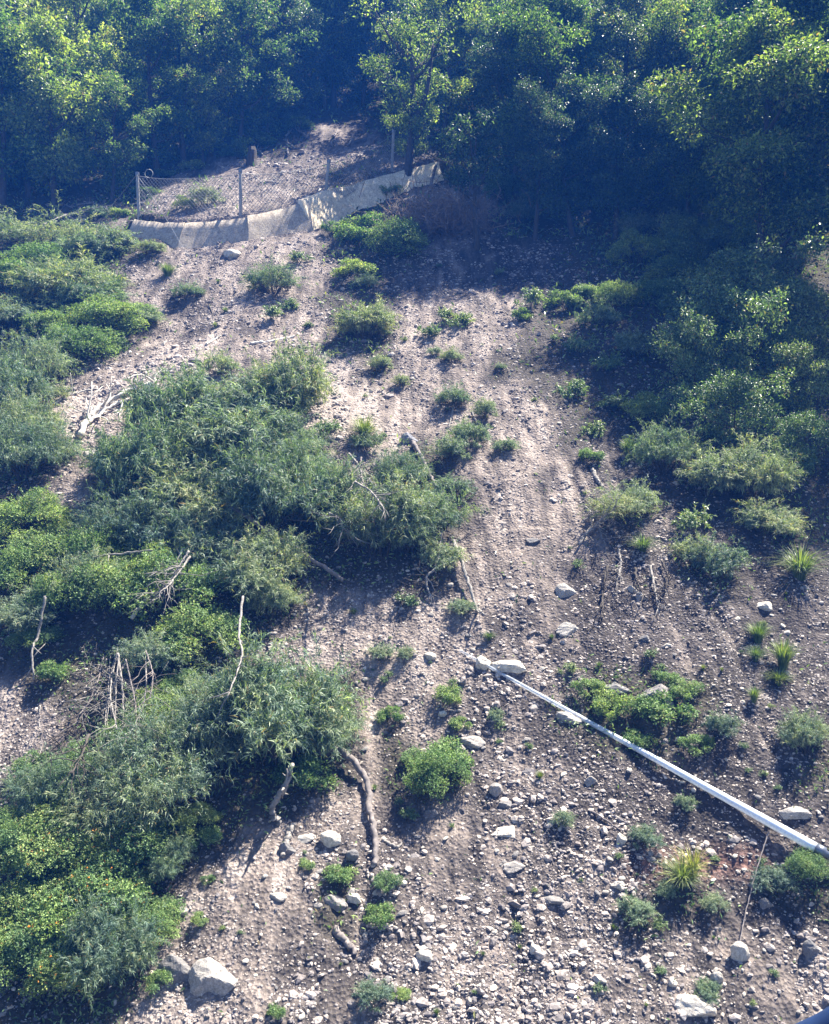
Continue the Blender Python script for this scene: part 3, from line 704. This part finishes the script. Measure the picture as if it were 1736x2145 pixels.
# ------------------------------------------------------------------ dead wood
def wood(path, r0, r1, label, m='dead', name='dead_branch', cat='dead branch', lift=0., twigs=0, tl=.5, lifts=None, group=None, seed=0, fork=True, stand=False):
    rng = np.random.default_rng(seed+int(path[0][0])); P = np.array([at(a, b) for a, b in path])
    li = np.array(lifts) if lifts is not None else np.full(len(P), lift)
    P[:, 2] += li+r0*.5
    # a raised point stands nearer so that it stays where the photo shows it: move along the ray
    for k, (a, b) in enumerate(path):
        if li[k] > 0:
            d = ray(a, b); base = at(a, b); t = depth(base)
            f = 1-li[k]/max(3., (16.8/1.0)); P[k] = d*t*f
    if li.max() >= .8 and not stand:
        # rests on top of the bushes below it
        ts_ = []
        for (a, b), l in zip(path, li):
            d = ray(a, b); dn = Vector(d/np.linalg.norm(d)); hit, loc, *_ = scene.ray_cast(DG, Vector((0, 0, 0)), dn)
            ts_.append((loc.length if hit else 20.0)/np.linalg.norm(d))
        ts_ = np.array(ts_); q_ = np.linspace(0, 1, len(ts_)); lin = np.polyval(np.polyfit(q_, ts_, 1), q_); lin = lin+min(0, float(np.min(ts_-lin)))-.05
        P = np.array([ray(a, b)*t for (a, b), t in zip(path, lin)])
    S = smooth_path(P, 26); S = S+rng.normal(size=S.shape)*r0*.25; acc = Acc(); tube(acc, S, np.linspace(r0, r1, len(S)), 8, .3)
    org = S[0].copy()
    for k in range(int(twigs*1.7)):
        q = rng.integers(len(S)//4, len(S)); b = S[q]; T = unit(S[min(q+1, len(S)-1)]-S[max(q-1, 0)])
        d = unit(T*.8+rng.normal(size=3)*.7); L = tl*(.4+.9*rng.random()); pts = [b]
        for z in range(5): d = unit(d+rng.normal(size=3)*.25+np.array([0, 0, -.05])); pts.append(pts[-1]+d*L/5)
        tube(acc, pts, np.linspace(r1*.9, r1*.25, 6), 6)
        if fork and rng.random() < .7:
            d2 = unit(d+rng.normal(size=3)*.6); tube(acc, [pts[3], pts[3]+d2*L*.25, pts[3]+d2*L*.45], [r1*.5, r1*.35, r1*.2], 4)
    V = np.concatenate(acc.V)-org
    o = link(name, mesh(name, V, np.concatenate(acc.F), M[m], True), None, org); return tag(o, label, cat, group)
W_ = wood
bpy.context.view_layer.update(); DG = bpy.context.evaluated_depsgraph_get()
W_([(583, 1727), (573, 1712), (572, 1682), (598, 1642), (612, 1600)], .07, .045, 'pale upright dead limb casting a long dark shadow', 'dead', stand=True, lifts=[0, .15, .5, .9, 1.3], twigs=2, tl=.6)
W_([(712, 1568), (745, 1600), (770, 1642), (774, 1700), (785, 1760), (786, 1812)], .07, .055, 'curved bare dead trunk lying down the slope right of the round shrub', lifts=[.3, .25, .2, .15, .1, .02], m='deadgrey')
W_([(612, 1728), (600, 1765), (590, 1800)], .07, .05, 'short pale splintered stump below the upright limb', m='dead')
W_([(275, 1296), (330, 1222), (385, 1150)], .05, .035, 'straight pale dead trunk leaning across the left bushes', 'bleach', lifts=[1.3, 1.5, 1.7], twigs=7, tl=.9)
W_([(128, 1182), (200, 1166), (318, 1152)], .035, .02, 'long thin pale branch lying over bushes at the left', lifts=[.9, 1.1, 1.2], twigs=3)
W_([(508, 1250), (500, 1330), (507, 1372), (480, 1450)], .028, .014, 'thin bare stem rising from the bushes above the round shrub', lifts=[1.6, 1.5, 1.3, 1.2], twigs=4, tl=.5)
W_([(95, 1250), (80, 1330), (67, 1362), (70, 1425)], .035, .02, 'crooked pale dead branch hanging at the left edge', lifts=[.9, .8, .5, .2], twigs=2)
TW = ['thickest pale branch', 'second pale branch', 'third pale branch', 'drooping thin branch', 'curving thin branch', 'slanting thin branch', 'crooked thin branch', 'forked thin branch', 'long thin branch', 'short thin branch', 'bent thin branch', 'leaning thin branch']
rq = random.Random(12)
for n in range(12):
    x0 = 205+rq.random()*110+(55 if n == 9 else 0); y0 = 1360+rq.random()*30; x1 = x0+rq.uniform(-55, 25); y1 = y0+rq.uniform(90, 190)
    W_([(x0, y0), ((x0+x1)/2+rq.uniform(-18, 22), (y0+y1)/2), (x1, y1)], .028 if n < 3 else .016, .009, TW[n]+' in the tangle of dead twigs hanging at left', 'dead' if n % 3 else 'deadgrey', lifts=[1.4, 1.3, 1.2], twigs=8, tl=.9, group='bare branches hanging from the left bushes')
W_([(84, 1478), (82, 1520), (86, 1575)], .02, .012, 'thin dry stick standing on soil at the left edge', twigs=2)
W_([(170, 1548), (158, 1600), (150, 1640)], .025, .02, 'short pale stick poking from under the lower left bushes', twigs=1)
W_([(950, 1130), (972, 1195), (1000, 1282)], .055, .035, 'leaning dead trunk at the right edge of the middle bushes', 'dead', lifts=[.4, .25, .03], twigs=2, tl=.5)
W_([(925, 1100), (916, 1180), (893, 1212), (905, 1262)], .035, .02, 'crooked thin branch left of the leaning dead trunk', lifts=[.5, .4, .3, .05], twigs=3)
W_([(864, 926), (888, 968), (912, 1018)], .07, .045, 'thick dead trunk running down from the blue grey boulder', lifts=[.1, .2, .3], m='deadgrey')
for n in range(18):
    x0 = 725+rs.random()*50; y0 = 940+rs.random()*60
    x0 += 25; dx = rs.uniform(-38, 40); dy = rs.uniform(5, 62)
    o = W_([(x0, y0), (x0+dx*.5+rs.uniform(-8, 8), y0+dy*.5+rs.uniform(-6, 6)), (x0+dx, y0+dy)], .028, .012, 'weathered grey stick in the heap of dead sticks', 'deadgrey', lifts=[.05+.03*n, .1+.03*n, .03*n], group='sticks of the dead heap', twigs=2, tl=.5)
W_([(524, 721), (570, 716), (618, 706)], .06, .045, 'bare straight log lying on the gravel in the upper slope', 'bleach', 'log', 'log', twigs=1, tl=.3)
W_([(432, 722), (450, 712), (462, 703)], .05, .035, 'short pale log piece left of the bare straight log', 'bleach', 'log', 'log')
W_([(438, 640), (446, 665), (440, 700)], .03, .02, 'small dark stick on the upper gravel', 'bark')
W_([(168, 912), (188, 872), (240, 832), (330, 796)], .10, .05, 'long trunk of the fallen bleached tree on the left gravel', 'bleach', 'fallen_tree', 'fallen tree', twigs=12, tl=1.3, lift=.22)
W_([(172, 895), (215, 862), (262, 838), (290, 830)], .06, .035, 'second bleached branch right under the fallen bleached tree', 'bleach', twigs=7, tl=.9, lift=.2)
W_([(105, 850), (150, 828), (205, 815)], .05, .025, 'thin bleached branch left of the fallen bleached tree', 'bleach', twigs=4, tl=.7)
W_([(1240, 985), (1250, 1005), (1262, 1022)], .06, .045, 'short white dead stump above the right slope bush')
for n, L in enumerate([[(1212, 1140), (1235, 1105), (1250, 1068)], [(1218, 1095), (1240, 1080), (1280, 1075)], [(1272, 1185), (1262, 1240), (1264, 1290)], [(1330, 1190), (1336, 1225), (1350, 1250)], [(1362, 1185), (1372, 1235), (1382, 1292)], [(1296, 1150), (1300, 1180), (1294, 1215)], [(1385, 1175), (1400, 1215), (1385, 1250)]]):
    W_(L, .035, .014, ['pale broken branch slanting out left of the right slope bush', 'level bare branch at the foot of right slope bush', 'dark thin root hanging straight down the right slope', 'dark crooked root under the grass on the right slope',
       'long pale twig hanging below the grass on right slope', 'short pale twig below the right slope bush', 'dark branching root right of the hanging grass'][n], ['dead', 'dead', 'bark', 'bark', 'dead', 'dead', 'bark'][n], twigs=12, tl=.7, lift=.12)
W_([(950, 850), (946, 870), (940, 895)], .035, .02, 'little white branch under the upper middle bush')
W_([(988, 862), (996, 882), (1006, 892)], .03, .02, 'little curved branch right of the upper middle bush')
W_([(957, 395), (942, 440), (912, 478), (884, 500)], .08, .05, 'long bare log leaning through the dead brush pile', 'dead', 'log', 'log', lift=.4)
W_([(912, 348), (905, 375), (900, 400)], .08, .07, 'broken bare stump above the dead brush pile', 'deadgrey', 'stump', 'stump', lift=.3)
W_([(892, 290), (930, 282)], .07, .05, 'pale fallen branch behind the far end of the wall', 'dead')
W_([(700, 1950), (722, 1975), (742, 1996)], .07, .045, 'short thick rotten log in the bottom rubble', 'deadgrey', 'log', 'log')
W_([(800, 1760), (830, 1775), (842, 1768)], .03, .02, 'small pale stick right of the curved dead trunk')
W_([(1610, 1742), (1585, 1820), (1560, 1920), (1548, 1985)], .012, .009, 'long thin dry vine hanging in front of the right bushes', 'deadgrey', 'vine', 'vine', lift=.15)
W_([(1240, 1700), (1300, 1740)], .02, .012, 'thin stick on rubble below the middle of the white reflection', 'deadgrey')
W_([(720, 1215), (600, 1137), (480, 1060)], .055, .045, 'dim grey length of window reflection half hidden under the shrubs of the middle mass', 'deadgrey', 'pole_or_streak', 'pole_or_streak', stand=True, lifts=[.15, .7, 1.3])  # dim stretch of the window reflection, added as a tube
for n in range(16):
    x0 = rs.uniform(490, 790); y0 = rs.uniform(262, 330); dx = rs.uniform(-25, 25)
    W_([(x0, y0), (x0+dx*.5, y0-rs.uniform(4, 10)), (x0+dx, y0-rs.uniform(6, 20))], .06, .03, 'dead branch among debris of the upper clearing', 'dead' if n % 2 else 'deadgrey', group='dead branches strewn over the upper clearing', lift=.1, twigs=3, tl=.8)
for n in range(14):
    x0 = rs.uniform(80, 330); y0 = rs.uniform(425, 455)
    if n < 5: W_([(x0, y0), (x0+30, y0-3), (x0+55, y0+rs.uniform(-12, 6))], .05, .03, 'fallen grey branch on the bank left of the wall', 'dead', group='fallen branches left of the wall', twigs=3, tl=.6)
SPOT = [((1215, 1130), (1290, 1060), 'slanting bare branch sticking out of the right slope bush'), ((1225, 1060), (1262, 1130), 'steep bare branch at the left of the right slope bush'),
        ((130, 455), (235, 430), 'curved fallen branch on the bank left of the wall'), ((90, 470), (170, 440), 'pale arched branch at the far left of the wall bank'),
        ((150, 1500), (128, 1560), 'dark bare branch below the hanging twigs'), ((185, 1540), (150, 1620), 'dark slanting branch under the lower left bushes'),
        ((395, 1155), (330, 1250), 'thin bare branch beside the straight leaning trunk'), ((398, 1165), (345, 1235), 'thinnest bare branch beside the straight leaning trunk'),
        ((730, 950), (760, 1010), 'forked dead branch at the top of the stick heap'), ((745, 1010), (800, 1062), 'forked dead branch at the foot of the stick heap'),
        ((690, 1075), (720, 1110), 'short bare branch left of the stick heap foot'), ((898, 1190), (870, 1255), 'dark thin branch hanging from the middle bushes')]
for a, b, lb in SPOT:
    W_([a, ((a[0]+b[0])/2+6, (a[1]+b[1])/2-5), b], .03, .014, lb, 'dead' if 'dark' not in lb else 'bark', lifts=[1.2, 1.1, 1.0], twigs=10, tl=.8)
# stump
acc = Acc(); p = at(527, 345); tube(acc, [(0, 0, -.2), (0, 0, .3), (.05, 0, .8), (.02, 0, 1.0)], [.42, .3, .26, .2], 10, .35)
tag(link('tree_stump', acc.mesh('tree_stump', M['bark']), None, p), 'dark broken tree stump above the net fence', 'stump')
# brush pile
acc = Acc(); rb = np.random.default_rng(11); bc = at(918, 505)
for n in range(1300):
    b = rb.normal(size=3)*np.array([1.35, .9, .75]); b[2] = abs(b[2])+.1; d = unit(rb.normal(size=3)+np.array([0, 0, .5])); L = .3+rb.random()*1.0
    d2 = unit(d+rb.normal(size=3)*.4); tube(acc, [b, b+d*L*.5, b+d*L*.5+d2*L*.5], [.02, .014, .008], 4)
tag(link('brush_pile', acc.mesh('brush_pile', M['brush']), None, bc+np.array([0, .6, .3])), 'tangled pile of dead grey brushwood right of the wall', 'brush pile', kind='stuff')

# ------------------------------------------------------------------ trees
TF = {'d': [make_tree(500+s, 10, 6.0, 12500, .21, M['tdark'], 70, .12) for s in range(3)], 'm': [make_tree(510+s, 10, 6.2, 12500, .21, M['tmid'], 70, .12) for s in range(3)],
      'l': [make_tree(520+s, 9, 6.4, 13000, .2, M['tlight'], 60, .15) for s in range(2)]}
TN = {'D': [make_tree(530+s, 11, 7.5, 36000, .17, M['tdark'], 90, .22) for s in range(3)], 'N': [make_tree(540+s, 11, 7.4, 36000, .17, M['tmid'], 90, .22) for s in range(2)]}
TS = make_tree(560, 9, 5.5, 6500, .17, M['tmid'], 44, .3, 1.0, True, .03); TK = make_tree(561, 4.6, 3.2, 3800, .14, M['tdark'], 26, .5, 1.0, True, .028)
def tree(kit, px, py, ht, label, group, rz=None, nm='broadleaf_tree'):
    p = at(px, py); s = ht/kit['h']; return put(kit, nm, (p[0], p[1], p[2]-.1), s, label, 'tree', group, rz)
tree(TS, 850, 388, 9.0, 'open crowned tree standing at the far end of the wall', None)
tree(TK, 1000, 520, 5.6, 'small dark forked tree right of the dead brush pile', None)
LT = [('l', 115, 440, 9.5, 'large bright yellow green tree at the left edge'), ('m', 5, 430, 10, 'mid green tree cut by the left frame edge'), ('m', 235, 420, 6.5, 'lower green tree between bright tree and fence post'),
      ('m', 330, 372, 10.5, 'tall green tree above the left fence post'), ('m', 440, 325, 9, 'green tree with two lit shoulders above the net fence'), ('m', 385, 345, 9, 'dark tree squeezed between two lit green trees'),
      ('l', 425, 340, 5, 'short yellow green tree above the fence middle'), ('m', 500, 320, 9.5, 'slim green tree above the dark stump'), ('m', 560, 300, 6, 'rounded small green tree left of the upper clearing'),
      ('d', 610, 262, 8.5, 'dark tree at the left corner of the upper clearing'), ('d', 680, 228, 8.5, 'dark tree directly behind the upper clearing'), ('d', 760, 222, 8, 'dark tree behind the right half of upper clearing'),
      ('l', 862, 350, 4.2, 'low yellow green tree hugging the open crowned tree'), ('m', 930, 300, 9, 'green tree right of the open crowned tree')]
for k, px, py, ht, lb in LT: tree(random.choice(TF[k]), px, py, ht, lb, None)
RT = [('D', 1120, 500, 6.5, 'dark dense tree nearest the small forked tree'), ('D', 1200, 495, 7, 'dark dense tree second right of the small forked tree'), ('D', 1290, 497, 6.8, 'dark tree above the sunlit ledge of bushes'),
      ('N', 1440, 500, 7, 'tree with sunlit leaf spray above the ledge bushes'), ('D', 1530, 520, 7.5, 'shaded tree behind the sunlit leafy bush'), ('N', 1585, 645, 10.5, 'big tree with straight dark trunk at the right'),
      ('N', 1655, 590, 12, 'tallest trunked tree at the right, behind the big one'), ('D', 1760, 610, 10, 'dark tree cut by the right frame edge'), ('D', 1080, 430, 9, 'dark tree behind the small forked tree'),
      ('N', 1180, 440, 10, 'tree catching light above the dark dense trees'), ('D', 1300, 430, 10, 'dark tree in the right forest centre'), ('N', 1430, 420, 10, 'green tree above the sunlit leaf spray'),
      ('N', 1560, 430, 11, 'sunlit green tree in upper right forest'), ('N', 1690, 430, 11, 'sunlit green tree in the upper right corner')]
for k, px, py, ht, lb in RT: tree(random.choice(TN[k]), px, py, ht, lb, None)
for n, (x, y, h) in enumerate([(17.8, 31.5, 8.5), (18.5, 27, 8.5), (23, 30, 11)]):
    put(TN['D'][n % 3], 'broadleaf_tree', (x, y, float(H(x, y))), h/11, 'shade tree standing just beyond the right frame edge', 'tree', 'shade trees beyond the right edge')
cnt = 0; rt = random.Random(3)
yy = 52.0
while yy < 128:
    xw = .50*yy+7; x = -xw+rt.random()*4
    while x < xw:
        X1 = x+rt.uniform(-1.4, 1.4); Y1 = yy+rt.uniform(-1.8, 1.8); z = float(H(X1, Y1)); px, py = project(X1, Y1, z)
        K = ground_kind(np.array([X1]), np.array([Y1]), np.array([z]))[0]
        if K[3] > .68:
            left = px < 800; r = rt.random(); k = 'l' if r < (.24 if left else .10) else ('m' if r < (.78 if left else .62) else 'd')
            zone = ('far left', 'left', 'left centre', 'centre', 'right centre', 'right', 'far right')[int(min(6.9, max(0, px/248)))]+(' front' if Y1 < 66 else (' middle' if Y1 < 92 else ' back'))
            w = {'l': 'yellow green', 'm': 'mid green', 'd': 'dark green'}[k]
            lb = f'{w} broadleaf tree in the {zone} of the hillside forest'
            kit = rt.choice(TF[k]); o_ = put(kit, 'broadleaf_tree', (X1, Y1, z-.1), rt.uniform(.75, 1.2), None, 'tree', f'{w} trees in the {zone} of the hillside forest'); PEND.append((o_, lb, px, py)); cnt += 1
        x += rt.uniform(3.9, 5.4)*(1 if yy < 90 else 1.15)
    yy += 4.6 if yy < 90 else 6
print('forest trees', cnt)

for n in range(60):
    while True:
        px = rt.uniform(0, 1736); py = rt.uniform(235, 620); p = at(px, py); K = ground_kind(np.array([p[0]]), np.array([p[1]]), np.array([p[2]]))[0]
        if K[3] > .6: break
    k = rt.choice(KG+KW+KB); zone = ['left', 'middle', 'right'][int(px/580)]
    o_ = put(k, 'understory_bush', (p[0], p[1], p[2]-.1), rt.uniform(1.4, 2.8)/k['w'], None, 'bush', f'understory bushes in the {zone} of the forest edge', squash=rt.uniform(.9, 1.4)); later(o_, 'shaded understory bush', px, py)
# ------------------------------------------------------------------ ground cover and litter
rng = np.random.default_rng(77); n = 420000
y_ = 9*np.exp(rng.random(n)*math.log(75/9.)); x_ = (rng.random(n)*2-1)*(.54*y_+2); z_ = H(x_, y_); K = ground_kind(x_, y_, z_)
pt = .5+.7*noise(x_/.8, y_/.8, 41); kp = rng.random(n) < K[:, 3]*np.clip(pt, 0, 1)*.9
x_, y_, z_ = x_[kp], y_[kp], z_[kp]; n = len(x_)
P = np.stack([x_, y_, z_+rng.random(n)**2*.22], 1); s = (.5+rng.random(n))*np.clip(y_/24, .7, 2)
V, F = leaves(P, rdir(n, rng)+np.array([0, 0, .4]), unit(rdir(n, rng)*.6+np.array([0, -.2, .8])), .12*s, .04*s, .3)
tag(link('ground_cover', mesh('ground_cover', V, F, M['herb'])), 'low green ground cover creeping between bushes and under trees', 'ground cover', kind='stuff')

# ------------------------------------------------------------------ white window reflection built as a tube, and the cabin rim
def on_ray(px, py, d): r = ray(px, py); return r/np.linalg.norm(r)*d
ca = at(962, 1362)
def near_ground(px, py, lift):
    d = ray(px, py); p = at(px, py); return d*(p[1]/d[1])*(1-lift/16.8)
TS = np.linspace(0, 1, 14); raw = np.array([near_ground(962+746*t, 1362+414*t, .06+.12*t) for t in TS])
dd = np.array([np.linalg.norm(p) for p in raw]); dd = np.polyval(np.polyfit(TS, dd, 4), TS); dd = dd+min(0, float(np.min(np.array([np.linalg.norm(p) for p in raw])+.12-dd)))
ca = on_ray(962, 1362, dd[0]); CPATH = np.array([on_ray(962+746*t, 1362+414*t, q) for t, q in zip(TS, dd)])-ca; cb = CPATH[-1]+ca
m, nt, b = mat('white cable sheath'); co = objco(nt); sp = N(nt, 'ShaderNodeSeparateXYZ'); nt.links.new(co, sp.inputs[0])
wv = tex(nt, 'noise', 22, 4, .7, co); nt.links.new(ramp(nt, wv.outputs[0], [(.3, (.55, .62, .70)), (.6, (.86, .90, .95))]), b.inputs['Base Color']); b.inputs['Roughness'].default_value = .35
M['glare'] = m
sp2 = N(nt, 'ShaderNodeMath', operation='MULTIPLY_ADD'); nt.links.new(sp.outputs[0], sp2.inputs[0]); sp2.inputs[1].default_value = .17; sp2.inputs[2].default_value = .0
wv2 = tex(nt, 'noise', 9, 5, .75, co); ad = N(nt, 'ShaderNodeMath', operation='ADD'); nt.links.new(sp2.outputs[0], ad.inputs[0]); nt.links.new(wv2.outputs[0], ad.inputs[1]); ad.use_clamp = True
fz = N(nt, 'ShaderNodeMapRange'); fz.inputs['From Min'].default_value = .42; fz.inputs['From Max'].default_value = 1.15; fz.inputs['To Min'].default_value = .1; fz.inputs['To Max'].default_value = .78; nt.links.new(ad.outputs[0], fz.inputs[0]); ad.use_clamp = False
nt.links.new(fz.outputs[0], b.inputs['Alpha'])  # fading of the window reflection put into the alpha
glare = tag(link('reflection_streak', None, None, ca), 'white window reflection built as a tube running diagonally over the lower right slope', 'glare')
acc = Acc(); L = cb-ca; ts = np.linspace(0, 1, 60); L = CPATH[-1]; sagz = -.35*np.sin(ts*math.pi)*0
CS = smooth_path(CPATH, 40); tube(acc, CS, np.linspace(.028, .094, len(CS)), 12, .02); link('streak', acc.mesh('streak', M['glare'], True), glare)
acc = Acc(); u_ = unit(CPATH[-1]-CPATH[-2]); tube(acc, [L, L+u_*.16, L+u_*.18, L+u_*.5], [.10, .10, .06, .06], 12); link('cap_or_streak_end', acc.mesh('cap_or_streak_end', M['cap_or_streak_end'], True), glare)
rim = tag(link('cabin_rim', None, None, on_ray(1760, 2190, 1.3)), 'blue curved edge of the gondola cabin at the corner', 'cabin rim')
o0 = np.array(on_ray(1760, 2190, 1.3)); Pp = np.array([on_ray(1600, 2225, 1.32), on_ray(1680, 2190, 1.31), on_ray(1750, 2156, 1.3), on_ray(1830, 2100, 1.28), on_ray(1910, 2010, 1.25)])-o0
acc = Acc(); S = smooth_path(Pp, 40); tube(acc, S, .022, 20); link('shell', acc.mesh('shell', M['blue'], True), rim)
acc = Acc(); tube(acc, S+np.array([.0, .0, .019]), .006, 8); link('seal', acc.mesh('seal', M['rubber'], True), rim)

# ------------------------------------------------------------------ haze
HAZE = .0017
m = bpy.data.materials.new('haze'); m.use_nodes = True; nt = m.node_tree; nt.nodes.clear()
out = nt.nodes.new('ShaderNodeOutputMaterial'); pv = nt.nodes.new('ShaderNodeVolumePrincipled')
pv.inputs['Color'].default_value = (.035, .22, 1.0, 1); pv.inputs['Density'].default_value = HAZE; pv.inputs['Anisotropy'].default_value = .0
nt.links.new(pv.outputs[0], out.inputs['Volume'])
xm = float(np.abs(X).max())+4; z0 = float(Z.min())-1.2; z1 = float(Z.max())+16
vs = np.array([(sx*xm, yv, zv) for zv in (z0, z1) for yv in (-44, 264) for sx in (-1, 1)])
hz = link('haze', mesh('haze', vs, [[0, 2, 3, 1], [4, 5, 7, 6], [0, 1, 5, 4], [2, 6, 7, 3], [0, 4, 6, 2], [1, 3, 7, 5]], m)); tag(hz, 'thin blue haze lying over the hillside', 'haze', kind='stuff')
finish_labels()
